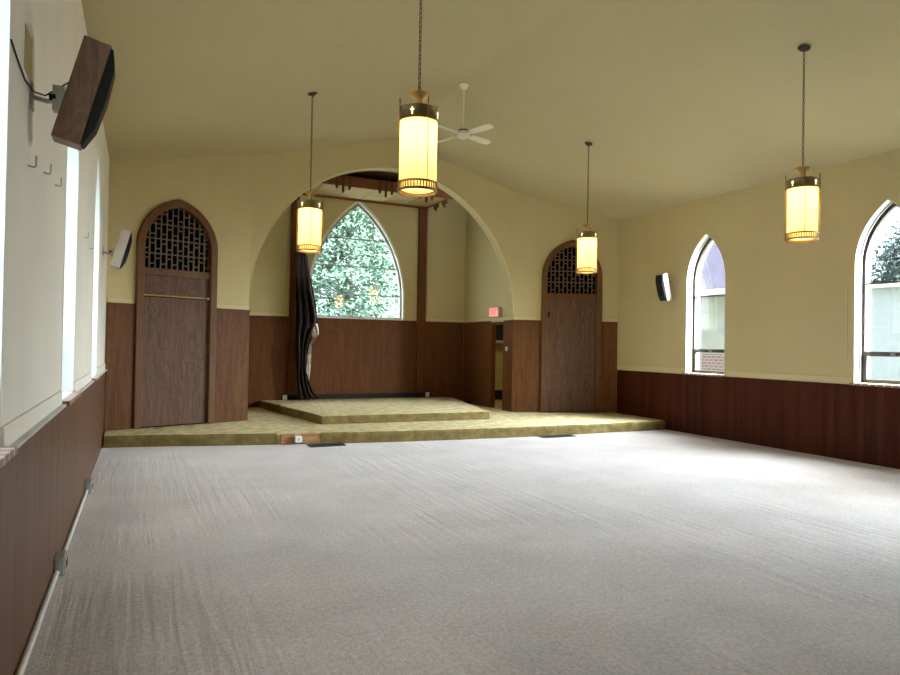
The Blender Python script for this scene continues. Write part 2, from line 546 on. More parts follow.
# leave gaps at the sills
struct(trimname(), bm, M_ledge, 'grey ledge on top of the left wainscot', 'ledge')
bm = BM(); box(bm, XR - .014, XR, YR, 11.14, 0, 1.09)
struct(trimname(), bm, M_slatR, 'dark red brown board wainscot along the right wall', 'wainscot')
# cream base strips just over the ledges, between windows
def strips(x0, x1, wins, lab, mat):
    es = [YR]
    for c in sorted(wins): es += [c - HW - .03, c + HW + .03]
    es.append(11.14)
    names = ['behind the camera'] * 10
    k = len(es) // 2
    for i in range(0, len(es), 2):
        if es[i + 1] < 1.0: continue
        q = (k - 1) - i // 2
        where = {0: 'between chancel corner and first window', 1: 'between first and second windows', 2: 'between second and third windows', 3: 'past the third window'}[q]
        bm = BM(); box(bm, x0, x1, es[i] + .005, es[i + 1] - .005, 1.10, 1.195)
        struct(trimname(), bm, mat, 'cream skirting strip on %s wall %s' % (lab, where), 'trim', bevel=.004)
strips(XL, XL + .014, LWIN, 'left', M_trimL)
strips(XR - .012, XR, RWIN, 'right', M_trimc)
# thin mouldings on right wall panel
bm = BM()
box(bm, XR - .012, XR, 6.11, 6.13, 1.2, 2.52)
struct(trimname(), bm, M_trimc, 'thin upright moulding left of the near right window', 'moulding')
bm = BM()
box(bm, XR - .012, XR, 9.26, 11.1, 2.492, 2.50); 
struct(trimname(), bm, M_trimc, 'thin level wire moulding by the small right wall speaker', 'moulding')

# rear wall with big glazed openings (behind the camera)
bm = BM()
RW = []
ys0, ys1 = YR - .2, YR
box(bm, XL - .4, XR + .4, ys0, ys1, 0, ZE)
pts = [(XL - .4, ZE)] + [(x, zc(x)) for x in xs[1:-1]] + [(XR + .4, ZE)]
prism(bm, pts, lambda a, b, d: V((a, d, b)), ys0, ys1)
struct('wall_rear', bm, M_wall, 'plain cream rear wall behind the camera', 'wall')
# ------------------------------------------------------------------ front wall: two splayed door bays and the chancel arch
def section(Pa, Pb):
    a, b = V((*Pa, 0)), V((*Pb, 0))
    t = (b - a).normalized(); L = (b - a).length
    n = V((t.y, -t.x, 0))          # towards the nave
    return (lambda s, z, d: a + t * s + n * d + V((0, 0, z))), L
mpL, LL = section(P0, P1)
mpA, LA = section(P1, P2)
mpR, LR = section(P2, P3)
DL, DR = 1.067, 1.238              # door centres along each bay
DHW, DSP, DAP = .648, 3.05, 3.84   # door frame outer half width, spring, apex
def wall_bay(bm, mp, L, dc, sgn):
    top = lambda s: zc(mp(s, 0, 0).x)
    g = gothic(dc, DHW - .02, DSP, DAP - .02)
    prism(bm, [(0, 0), (dc - DHW + .02, 0)] + g[:len(g) // 2 + 1] + [(dc, top(dc)), (0, top(0))], mp, 0, -.25)
    prism(bm, g[len(g) // 2:] + [(dc + DHW - .02, 0), (L, 0), (L, top(L)), (dc, top(dc))], mp, 0, -.25)
bm = BM(); wall_bay(bm, mpL, LL, DL, 1); wall_bay(bm, mpR, LR, DR, 1)
# arch bay
ACX, AR, AZ = LA / 2, LA / 2 - .001, 2.26
arc = [(ACX - AR * math.cos(math.pi * i / 48), AZ + AR * math.sin(math.pi * i / 48)) for i in range(49)]
tops = [(s, zc(mpA(s, 0, 0).x)) for s in [LA * i / 24 for i in range(25)]]
half = 24
tl = [p for p in tops if p[0] <= LA / 2 + 1e-6]; tr = [p for p in tops if p[0] >= LA / 2 - 1e-6]
prism(bm, [(0, AZ)] + arc[1:25] + tl[::-1], mpA, 0, -.25)
prism(bm, arc[24:-1] + [(LA, AZ)] + tr[::-1], mpA, 0, -.25)
box(bm, P2[0], P2[0] + .12, 11.97, 12.215, 0, AZ + 1.0); box(bm, P1[0] - .12, P1[0], 11.95, 12.2, 0, AZ + 1.0)
bmesh.ops.remove_doubles(bm, verts=bm.verts[:], dist=1e-5)
struct('wall_front', bm, M_wall, 'olive cream front wall pierced by the big round chancel arch', 'wall')
# thin pale strip added for the lit edge of the arch
bm = BM()
ring(bm, [(ACX + (x - ACX) * 1.003, AZ + (z - AZ) * 1.003) for x, z in arc], [(ACX + (x - ACX) * .997, AZ + (z - AZ) * .997) for x, z in arc], mpA, .004, -.03)
struct(trimname(), bm, M_trimc, 'thin pale strip added as the lit edge of the chancel arch', 'lit arch edge')

# chancel shell
nb = .2
bm = BM()
BW, BSILL, BSP, BAP, BXC = 1.105, 2.13, 2.6, 4.77, 4.39
mpB = lambda a, b, d: V((a, YB + d, b))
g = gothic(BXC, BW, BSP, BAP, 20); hlf = len(g) // 2
ZN = 5.10
x0, x1 = P1[0] - .2, P2[0] + .2
prism(bm, [(x0, 0), (BXC - BW, 0), (BXC - BW, ZN), (x0, ZN)], mpB, 0, .3)
prism(bm, [(BXC + BW, 0), (x1, 0), (x1, ZN), (BXC + BW, ZN)], mpB, 0, .3)
prism(bm, [(BXC - BW, 0), (BXC + BW, 0), (BXC + BW, BSILL), (BXC - BW, BSILL)], mpB, 0, .3)
prism(bm, g[:hlf + 1] + [(BXC, ZN), (BXC - BW, ZN)], mpB, 0, .3)
prism(bm, g[hlf:] + [(BXC + BW, ZN), (BXC, ZN)], mpB, 0, .3)
bmesh.ops.remove_doubles(bm, verts=bm.verts[:], dist=1e-5)
struct('wall_back', bm, M_wall, 'cream back wall of the chancel around the tree window', 'wall')
bm = BM()
DY0, DY1 = 12.36, 12.90            # side doorway
xw = P2[0]
box(bm, xw, xw + .09, 12.2, DY0, 0, ZN); box(bm, xw, xw + .09, DY1, YB, 0, ZN); box(bm, xw, xw + .09, DY0, DY1, 2.06, ZN)
struct('wall_chancel_right', bm, M_wall, 'cream side wall of the chancel above the exit sign', 'wall')
bm = BM(); box(bm, P1[0] - .2, P1[0], 12.2, YB, 0, ZN)
struct('wall_chancel_left', bm, M_wall, 'cream left side wall of the chancel hidden behind the arch', 'wall')
bm = BM(); box(bm, P1[0] - .2, P2[0] + .2, 12.2, YB + .3, ZN, ZN + .1)
struct('ceiling_chancel', bm, M_darkwood, 'dark wooden ceiling above the chancel canopy', 'ceiling')

# ------------------------------------------------------------------ oak wainscots of the front wall and chancel
def panel(mp, s0, s1, z0, z1, th, mat, label, cap=True):
    t = thing(trimname(), label, 'wainscot', mp((s0 + s1) / 2, z0, 0), kind='structure')
    o = t.location.copy()
    mq = lambda a, b, d: mp(a, b, d) - o
    bm = BM(); prism(bm, [(s0, z0), (s1, z0), (s1, z1), (s0, z1)], mq, 0, th)
    mesh_obj('panel', bm, mat, t, bevel=.003)
    if cap:
        bm = BM(); prism(bm, [(s0, z1 - .012), (s1, z1 - .012), (s1, z1 + .012), (s0, z1 + .012)], mq, 0, th + .018)
        mesh_obj('cap_rail', bm, mat, t, bevel=.003)
        bm = BM(); prism(bm, [(s0, z1 - .085), (s1, z1 - .085), (s1, z1 - .075), (s0, z1 - .075)], mq, 0, th + .006)
        mesh_obj('bead', bm, mat, t)
    bm = BM(); prism(bm, [(s0, z0), (s1, z0), (s1, z0 + .035), (s0, z0 + .035)], mq, 0, th + .012)
    mesh_obj('base_strip', bm, mat, t, bevel=.003)
    return t
panel(mpL, .012, DL - DHW - .01, ZP, ZRAIL - .02, .022, M_oak, 'narrow oak panel between left wall and left arched door')
panel(mpL, DL + DHW + .004, LL + .012, ZP, ZRAIL - .02, .022, M_oak, 'oak panel between left arched door and chancel arch')
panel(mpR, -.012, DR - DHW - .004, ZP, ZRAIL - .02, .022, M_oak, 'oak panel between side doorway and right arched door')
panel(mpR, DR + DHW + .004, LR - .012, ZP, ZRAIL - .02, .022, M_oak, 'narrow oak panel between right arched door and right wall')
mpJR = lambda s, z, d: V((P2[0] - d, 12.0 + s, z))
panel(mpJR, -.03, DY0 - 12.0 - .05, ZP, ZRAIL - .02, .018, M_oakniche, 'oak lined jamb of the arch holding the white round switch')
panel(mpJR, DY1 - 12.0 + .06, YB - 12.0, ZP, ZRAIL - .02, .018, M_oakniche, 'oak panel on chancel side wall left of the side doorway')
mpJL = lambda s, z, d: V((P1[0] + d, 12.0 + s, z))
panel(mpJL, -.03, YB - 12.0, ZP, ZRAIL - .02, .018, M_oakniche, 'oak panel on hidden left side wall of chancel')
mpBK = lambda s, z, d: V((s, YB - d, z))
PXL, PXR = (2.862, 3.035), (5.835, 6.04)
panel(mpBK, P1[0] + .03, PXL[0], ZP, ZRAIL - .02, .022, M_oakniche, 'oak panel left of the left chancel post')
panel(mpBK, PXL[1], PXR[0], .43, ZRAIL - .02, .022, M_oakniche, 'wide oak panel under the chancel window')
panel(mpBK, PXR[1], P2[0] - .03, ZP, ZRAIL - .02, .022, M_oakniche, 'oak panel right of the right chancel post')
# cream strips above the oak rails
def cream_strip(mp, s0, s1, label, z0=ZRAIL - .005, z1=ZRAIL + .055):
    bm = BM(); prism(bm, [(s0, z0), (s1, z0), (s1, z1), (s0, z1)], mp, 0, .014)
    struct(trimname(), bm, M_trimc, label, 'trim', bevel=.003)
cream_strip(mpL, .03, DL - DHW - .01, 'short cream strip over the panel left of left door')
cream_strip(mpL, DL + DHW + .01, LL, 'cream strip over the panel right of left door')
cream_strip(mpR, 0, DR - DHW - .01, 'cream strip over the panel left of right door')
cream_strip(mpR, DR + DHW + .01, LR - .03, 'short cream strip over the panel right of right door')
cream_strip(mpBK, P1[0] + .03, PXL[0], 'cream strip over left panel of the chancel back wall')
cream_strip(mpBK, PXR[1], P2[0] - .03, 'cream strip over right panel of the chancel back wall')
cream_strip(mpJR, .0, YB - 12.02, 'cream ledge under the exit sign')
# thin picture mouldings
bm = BM()
for (a, b, c, d) in ((1.95, 2.18, 1.965, 3.9), (2.76, 2.18, 2.775, 3.7), (6.12, 2.18, 6.13, 4.6), (6.98, 2.18, 6.99, 4.6)):
    pass
def upright(mp, s, z0, z1, label, w=.014):
    bm = BM(); prism(bm, [(s - w / 2, z0), (s + w / 2, z0), (s + w / 2, z1), (s - w / 2, z1)], mp, 0, .012)
    struct(trimname(), bm, M_trimc, label, 'moulding')
upright(mpL, DL + DHW + .035, 2.17, 3.25, 'thin cream moulding beside right edge of left arched door')
upright(mpR, DR - DHW - .05, 2.17, 3.05, 'thin cream moulding beside left edge of right arched door')
upright(mpR, DR + DHW + .05, 2.17, 2.9, 'thin cream moulding beside right edge of right arched door')
upright(mpBK, 2.80, 2.17, 4.0, 'thin cream moulding on chancel back wall left of left post')
upright(mpBK, 6.12, 2.17, 4.75, 'thin cream moulding on chancel back wall right of right post')
# dark slot at the foot of the back panel
bm = BM(); box(bm, PXL[0] - .02, PXR[1] + .06, YB - .05, YB - .012, ZD, .43)
struct('baseboard_back', bm, M_dark, 'black strip at foot of the oak panel under chancel window', 'baseboard')

# ------------------------------------------------------------------ arched doors
def arched_door(n, mp, dc, label, rod, plate):
    org = mp(dc, ZP, 0)
    d = thing('door_%d' % n, label, 'door', org, kind='structure')
    mq = lambda a, b, k: mp(a, b, k) - org
    full = lambda hw, ap, s=DSP: [(dc - hw, ZP)] + gothic(dc, hw, s, ap) + [(dc + hw, ZP)]
    bm = BM(); ring(bm, full(DHW, DAP), full(DHW - .115, DAP - .125), mq, .075, -.20)
    mesh_obj('door_frame', bm, M_oakframe, d, bevel=.012)
    ih, iap = DHW - .115, DAP - .125
    zb0, zb1 = 2.585, 2.70
    bm = BM(); prism(bm, [(dc - ih, zb0), (dc + ih, zb0), (dc + ih, zb1), (dc - ih, zb1)], mq, .035, -.04)
    mesh_obj('transom_rail', bm, M_oakframe, d, bevel=.006)
    # lattice
    bm = BM(); w = .0085
    row = .238
    zs = [zb1 + row * k for k in range(1, 5)]
    for z in zs:
        h = gothic_half(z, ih, DSP, iap)
        if z < iap - .08: prism(bm, [(dc - h, z - w), (dc + h, z - w), (dc + h, z + w), (dc - h, z + w)], mq, .0, -.03)
    ncol = 12; cw = 2 * ih / ncol
    for k in range(1, ncol):
        s = dc - ih + k * cw
        zt = gothic_z(s - dc, ih, DSP, iap)
        prism(bm, [(s - w, zb1), (s + w, zb1), (s + w, zt), (s - w, zt)], mq, .004, -.026)
    for k in range(ncol):
        sa, sb = dc - ih + k * cw, dc - ih + (k + 1) * cw
        for r in range(5):
            for q in ((.32,) if (k + r) % 2 else (.68,)):
                z = zb1 + row * (r + q)
                h = gothic_half(z, ih, DSP, iap)
                a, b = max(sa, dc - h), min(sb, dc + h)
                if z < iap - .02 and b - a > .01:
                    prism(bm, [(a, z - w), (b, z - w), (b, z + w), (a, z + w)], mq, .002, -.028)
    mesh_obj('lattice', bm, M_lattice, d)
    bm = BM(); prism(bm, [(dc - ih - .01, .0)] + gothic(dc, ih + .01, DSP, iap + .012) + [(dc + ih + .01, .0)], mq, -.10, -.11)
    prism(bm, [(dc - DHW + .021, .0), (dc + DHW - .021, .0), (dc + DHW - .021, ZP - .002), (dc - DHW + .021, ZP - .002)], mq, -.05, -.095)
    mesh_obj('void_backing', bm, M_voidbacking, d)  # black sheet stands in for the unlit void behind the lattice
    zl = 2.24 if rod else zb0
    bm = BM(); prism(bm, [(dc - ih + .003, ZP + .012), (dc + ih - .003, ZP + .012), (dc + ih - .003, zl), (dc - ih + .003, zl)], mq, .0, -.045)
    leaf = mesh_obj('door_leaf', bm, M_oakdoor, d, bevel=.004)
    if rod:
        bm = BM(); prism(bm, [(dc - ih + .003, zl + .012), (dc + ih - .003, zl + .012), (dc + ih - .003, zb0), (dc - ih + .003, zb0)], mq, -.004, -.045)
        mesh_obj('upper_panel', bm, M_oakdoor, d, bevel=.003)
        bm = BM(); tube(bm, [mq(dc - ih + .01, 2.262, .035), mq(dc + ih - .045, 2.262, .035)], .011, 10)
        r = mesh_obj('curtain_rod', bm, M_brass, d, smooth=True)
        bm = BM(); bmesh.ops.create_uvsphere(bm, u_segments=14, v_segments=10, radius=.027, matrix=Matrix.Translation(mq(dc + ih - .03, 2.262, .04)))
        mesh_obj('finial', bm, M_steel, r, smooth=True)
    if plate:
        bm = BM(); prism(bm, [(dc - ih + .02, 2.19), (dc - ih + .075, 2.19), (dc - ih + .075, 2.30), (dc - ih + .02, 2.30)], mq, .012, .0)
        mesh_obj('latch_plate', bm, M_dark, d, bevel=.003)
    return d
arched_door(1, mpL, DL, 'left arched oak door with lattice top and brass rod across', True, False)
arched_door(2, mpR, DR, 'right arched oak door with lattice top partly behind a hanging lantern', False, True)

# ------------------------------------------------------------------ chancel window
w = thing('window_13', 'large pointed chancel window showing a green tree outside', 'window', (BXC, YB, BSILL), kind='structure')
mq = lambda a, b, d: V((a - BXC, d, b - BSILL))
full = lambda hw, s, ap: [(BXC - hw, s)] + gothic(BXC, hw, BSP, ap, 20) + [(BXC + hw, s)]
bm = BM(); ring(bm, full(BW + .03, BSILL - .03, BAP + .05), full(BW - .012, BSILL, BAP - .02), mq, -.02, .05)
box(bm, -BW - .03, BW + .03, -.02, .05, -.03, .012)
mesh_obj('window_casing', bm, M_white, w)
bm = BM(); ring(bm, full(BW - .012, BSILL, BAP - .02), full(BW - .05, BSILL + .03, BAP - .09), mq, .06, .12)
box(bm, -BW + .012, BW - .012, .06, .12, .01, .04)
mesh_obj('window_frame', bm, M_framegrey, w)
for zz in (3.925, 3.30, 2.668):
    h = gothic_half(zz, BW - .03, BSP, BAP - .06)
    bm = BM(); box(bm, -h, h, .075, .105, zz - .012 - BSILL, zz + .012 - BSILL)
    mesh_obj('glazing_bar', bm, M_lead, w)
bm = BM(); prism(bm, full(BW - .03, BSILL + .02, BAP - .055), mq, .087, .093)
mesh_obj('window_pane', bm, M_glass, w)

# ------------------------------------------------------------------ platform and dais
def wob(x, y, a): return a * noise.noise(V((x * 2.3, y * 2.3, 1.7)))
front = [(-.46, 10.62), (.4, 10.47), (1.22, 10.28), (2.1, 10.11), (2.97, 9.93), (3.9, 9.81), (4.8, 9.73), (5.7, 9.68), (6.6, 9.66), (7.5, 9.66), (8.4, 9.67), (9.165, 9.69)]
fr = []
for (a, b), (c, d) in zip(front, front[1:]):
    for k in range(8):
        t = k / 8; x, y = a + (c - a) * t, b + (d - b) * t
        fr.append((x, y + wob(x, y, .018)))
fr.append(front[-1])
backp = [(9.165, 11.13), (P2[0] - .005, 11.945), (P2[0] - .005, YB - .03), (P1[0] + .01, YB - .03), (P1[0] + .01, 11.92), (-.46, 11.13)]
plat = thing('stage_platform', 'low platform carpeted in worn gold shag across the chancel front', 'platform', (4.35, 10.9, 0))
pq = lambda a, b, d: V((a - 4.35, b - 10.9, d))
def slab(poly, nfront, z0, z1, mapf, jit):
    bm = BM()
    n = len(poly)
    levels = [(z0, 0), (z0 + (z1 - z0) * .5, -.006), (z1 - .03, -.004), (z1 - .008, .012), (z1, .04)]
    rings = []
    cx = sum(p[0] for p in poly) / n; cy = sum(p[1] for p in poly) / n
    for li, (z, ins) in enumerate(levels):
        rg = []
        for i, (x, y) in enumerate(poly):
            if i < nfront:
                d = V((cx - x, cy + 6 - y)).normalized() if False else V((0, 1))
                xx, yy = x, y + ins + wob(x * 4, y * 4 + li * 3, jit)
                zz = z + (wob(x * 3, y * 3 + 9, jit * .7) if li in (2, 3) else 0) - (.006 if li == 3 else 0)
            else:
                xx, yy, zz = x, y, z
            rg.append(bm.verts.new(mapf(xx, yy, zz)))
        rings.append(rg)
    for A, B in zip(rings, rings[1:]):
        for i in range(n):
            j = (i + 1) % n
            bm.faces.new((A[i], A[j], B[j], B[i]))
    bm.faces.new(rings[0][::-1]); bm.faces.new(rings[-1])
    return bm
def two_tone(root, poly, nf, z0, z1, mapf, jit, nm):
    bm = slab(poly, nf, z0, z1, mapf, jit)
    o = mesh_obj(nm, bm, M_shag, root, smooth=True)
    return o
two_tone(plat, fr + backp, len(fr), 0, ZP, pq, .010, 'carpeted_deck')
def riser(root, path, z0, z1, mapf, off):
    bm = BM(); g = []
    for i, (x, y) in enumerate(path):
        a = path[max(0, i - 1)]; c = path[min(len(path) - 1, i + 1)]
        t = V((c[0] - a[0], c[1] - a[1])).normalized(); n = V((t.y, -t.x))
        col = []
        for k in range(7):
            q = k / 6; z = z0 + (z1 - z0) * q
            d = off * (1 if k < 6 else .3) + .014 * noise.noise(V((x * 9, y * 9, z * 14)))
            if k == 6: z += .004 * noise.noise(V((x * 11, y * 11, 3)))
            col.append(bm.verts.new(mapf(x + n.x * d, y + n.y * d, z)))
        col.append(bm.verts.new(mapf(x - n.x * .03, y - n.y * .03, z1 - .01)))
        col.append(bm.verts.new(mapf(x - n.x * .03, y - n.y * .03, z0)))
        g.append(col)
    for A, B in zip(g, g[1:]):
        for k in range(9):
            j = (k + 1) % 9
            bm.faces.new((A[k], B[k], B[j], A[j]))
    for c in (g[0], g[-1]): bm.faces.new(c)
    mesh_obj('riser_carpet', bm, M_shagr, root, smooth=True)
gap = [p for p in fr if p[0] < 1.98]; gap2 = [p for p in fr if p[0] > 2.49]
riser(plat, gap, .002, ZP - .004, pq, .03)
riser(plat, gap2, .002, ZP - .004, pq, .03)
# bare patch with boards where the carpet is torn off the riser
bm = BM(); box(bm, 1.94 - 4.35, 2.14 - 4.35, 10.135 - 10.9 - .06, 10.135 - 10.9 + .02, .005, .158)
box(bm, 1.94 - 4.35, 2.14 - 4.35, 10.135 - 10.9 - .075, 10.135 - 10.9 - .05, .075, .085)
mesh_obj('bare_riser_board', bm, M_rawwood, plat, bevel=.003)
bm = BM(); box(bm, 2.24 - 4.35, 2.54 - 4.35, 10.06 - 10.9 - .06, 10.06 - 10.9 + .03, .02, .158)
mesh_obj('bare_riser_board', bm, M_rawwood, plat, bevel=.003)
for (x, y, wd) in ((.27, 11.28, .2), (.74, 11.46, .17)):
    bm = BM()
    prism(bm, [(x - wd / 2, y - .02), (x - wd * .2, y - .11), (x + wd * .15, y - .09), (x + wd / 2, y - .015), (x + wd * .1, y - .03)], lambda a, b, d: pq(a, b, d), ZP - .004, ZP + .0012)
    mesh_obj('carpet_tear', bm, M_dark, plat)

dais = thing('dais', 'raised middle dais carpeted in gold shag below the chancel window', 'dais', (4.4, 12.4, ZP))
dq = lambda a, b, d: V((a - 4.4, b - 12.4, d - ZP))
df = []
A0, B0, C0, D0 = (2.3, 14.2), (2.80, 10.97), (5.93, 10.86), (6.68, 13.95)
def seg(p, q, n): return [(p[0] + (q[0] - p[0]) * k / n, p[1] + (q[1] - p[1]) * k / n) for k in range(n)]
ZDB = ZP + .002
poly = [(x, y + wob(x, y, .01)) for x, y in seg(B0, C0, 36)] + seg(C0, D0, 24) + [D0, (6.6, 14.235), (2.32, 14.235)] + seg(A0, B0, 24)
bm = slab(poly, 36, ZDB, ZD, dq, .010)
mesh_obj('carpeted_step', bm, M_shag, dais, smooth=True)
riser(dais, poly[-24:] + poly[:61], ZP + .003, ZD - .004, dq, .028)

# ------------------------------------------------------------------ posts and canopy of the chancel
for (a, b), lb in ((PXL, 'square oak post left of the chancel window behind the hanging curtain'), (PXR, 'square oak post right of the chancel window')):
    bm = BM(); box(bm, a, b, YB - .10, YB - .023, ZD + .11, 4.765)
    tag(mesh_obj('wooden_post', bm, M_oakniche, bevel=.006), lb, 'post', 'posts beside the chancel window')
CX0, CX1, CY0, CY1, CZ0, CZ1 = 2.72, 6.10, 13.14, YB - .005, 4.80, 5.02
can = thing('canopy', 'flat oak edged canopy with tiled underside above the chancel window', 'canopy', ((CX0 + CX1) / 2, YB, CZ0))
cq = lambda x, y, z: (x - (CX0 + CX1) / 2, y - YB, z - CZ0)
def cbox(bm, x0, x1, y0, y1, z0, z1):
    a = cq(x0, y0, z0); b = cq(x1, y1, z1); box(bm, a[0], b[0], a[1], b[1], a[2], b[2])
bm = BM(); cbox(bm, CX0, CX1 + .12, CY0, CY0 + .03, CZ0, CZ1); mesh_obj('front_fascia', bm, M_oakx, can, bevel=.012)
bm = BM(); cbox(bm, CX1 - .03, CX1, CY0 + .03, CY1, CZ0, CZ1); mesh_obj('side_fascia', bm, M_oakx, can, bevel=.003)
bm = BM(); cbox(bm, CX0, CX0 + .03, CY0 + .03, CY1, CZ0, CZ1); mesh_obj('side_fascia', bm, M_oakx, can, bevel=.003)
bm = BM()
nx, ny = 6, 2
tx = (CX1 - CX0 - .06) / nx; ty = (CY1 - CY0 - .03) / ny
for i in range(nx):
    for j in range(ny):
        cbox(bm, CX0 + .03 + i * tx + .011, CX0 + .03 + (i + 1) * tx - .011, CY0 + .03 + j * ty + .011, CY0 + .03 + (j + 1) * ty - .011, CZ0 + .02, CZ0 + .035)
mesh_obj('ceiling_tiles', bm, M_tile, can)
bm = BM(); cbox(bm, CX0 + .03, CX1 - .03, CY0 + .03, CY1, CZ0 + .036, CZ0 + .05)
mesh_obj('tile_backing', bm, M_darkwood, can)
bm = BM(); cbox(bm, CX0 + .03, CX1 - .03, CY1 - .03, CY1, CZ0 - .03, CZ0 + .03)
mesh_obj('wall_ledger', bm, M_oakx, can)
bm = BM(); cbox(bm, CX0, CX1, CY0 + .03, CY1, CZ1 - .02, CZ1)
mesh_obj('top_board', bm, M_darkwood, can)
def pendant_shape(w, long):
    h = .335 if long else .285
    top = .0
    t = .02 if long else 0
    return [(-w / 2, top), (-w / 2, -h + .03), (-w / 2 + (.008 if not long else .0), -h + .02), (-w * .2, -h - t), (w * .2, -h - t), (w / 2 - (.008 if not long else 0), -h + .02), (w / 2, -h + .03), (w / 2, top)]
for gx in (3.68, 4.61, 5.54):
    for k, dx in enumerate((-.135, 0, .135)):
        bm = BM(); o = cq(gx + dx, CY0, CZ1 - .012)
        prism(bm, pendant_shape(.05, k == 1), lambda a, b, d: V((o[0] + a, o[1] + d, o[2] + b)), -.04, -.002)
        mesh_obj('hanging_bracket', bm, M_oakframe, can, bevel=.003)
for gy in (13.42, 13.88):
    for k, dy in enumerate((-.1, 0, .1)):
        bm = BM(); o = cq(CX1, gy + dy, CZ1 - .012)
        prism(bm, pendant_shape(.05, k == 1), lambda a, b, d: V((o[0] + d, o[1] + a, o[2] + b)), .002, .03)
        mesh_obj('hanging_bracket', bm, M_oakframe, can, bevel=.003)

# ------------------------------------------------------------------ curtain
cur = thing('curtain', 'dark brown satin curtain with cream lining gathered on left chancel post', 'curtain', (3.05, 13.95, ZD))
prof = [(3.85, 2.93, 3.02), (3.53, 2.93, 3.09), (3.37, 2.92, 3.17), (2.9, 2.92, 3.26), (2.4, 2.92, 3.36), (2.08, 2.92, 3.42), (1.96, 2.92, 3.40), (1.80, 2.93, 3.33), (1.6, 2.94, 3.27), (1.3, 2.97, 3.21), (.97, 2.99, 3.18), (.7, 3.0, 3.25), (.5, 3.02, 3.34), (.345, 3.02, 3.49)]
def at(z, k):
    for (z0, *a), (z1, *b) in zip(prof, prof[1:]):
        if z0 >= z >= z1:
            t = (z0 - z) / (z0 - z1); return a[k] + (b[k] - a[k]) * t
    return prof[-1][1 + k]
bm = BM(); NU, NV = 46, 60
gr = []
for j in range(NV + 1):
    z = 3.85 + (.345 - 3.85) * j / NV
    l, r = at(z, 0), at(z, 1)
    rowv = []
    for i in range(NU + 1):
        u = i / NU
        amp = .045 + .03 * math.sin(z * 1.3)
        y = amp * math.sin(u * 2 * math.pi * 3.4 + .7 * math.sin(z * 2.1) + .4) + .018 * math.sin(u * 23 + z * 5) + .035 * noise.noise(V((u * 3, z * 1.8, 0)))
        x = l + (r - l) * u + .012 * noise.noise(V((u * 2, z * 2.4, 4)))
        rowv.append(bm.verts.new((x - 3.05, y, z - ZD)))
    gr.append(rowv)
for j in range(NV):
    for i in range(NU):
        bm.faces.new((gr[j][i], gr[j][i + 1], gr[j + 1][i + 1], gr[j + 1][i]))
o = mesh_obj('drape', bm, M_satin, cur, smooth=True)
m = o.modifiers.new('thick', 'SOLIDIFY'); m.thickness = .004
# lining turned outwards on the right edge
bm = BM()
lp = [(1.97, 3.20, 3.415), (1.85, 3.24, 3.43), (1.74, 3.30, 3.435), (1.66, 3.32, 3.36), (1.5, 3.24, 3.29), (1.3, 3.19, 3.29), (1.1, 3.16, 3.29), (.95, 3.15, 3.285), (.75, 3.2, 3.26)]
gr = []
for z, l, r in lp:
    gr.append([bm.verts.new((l + (r - l) * i / 8 - 3.05, .035 - (.075 if 1.6 < z < 1.9 else .0) * (i / 8) + .012 * math.sin(i * 1.9 + z * 6), z - ZD)) for i in range(9)])
for A, B in zip(gr, gr[1:]):
    for i in range(8): bm.faces.new((A[i], A[i + 1], B[i + 1], B[i]))
o = mesh_obj('lining', bm, M_lining, cur, smooth=True)
m = o.modifiers.new('thick', 'SOLIDIFY'); m.thickness = .004
bm = BM(); tube(bm, [(-.05, .22, 3.6), (-.05, .0, 3.57), (-.05, -.03, 3.53)], .012, 8)
mesh_obj('hook', bm, M_brass, cur, smooth=True)

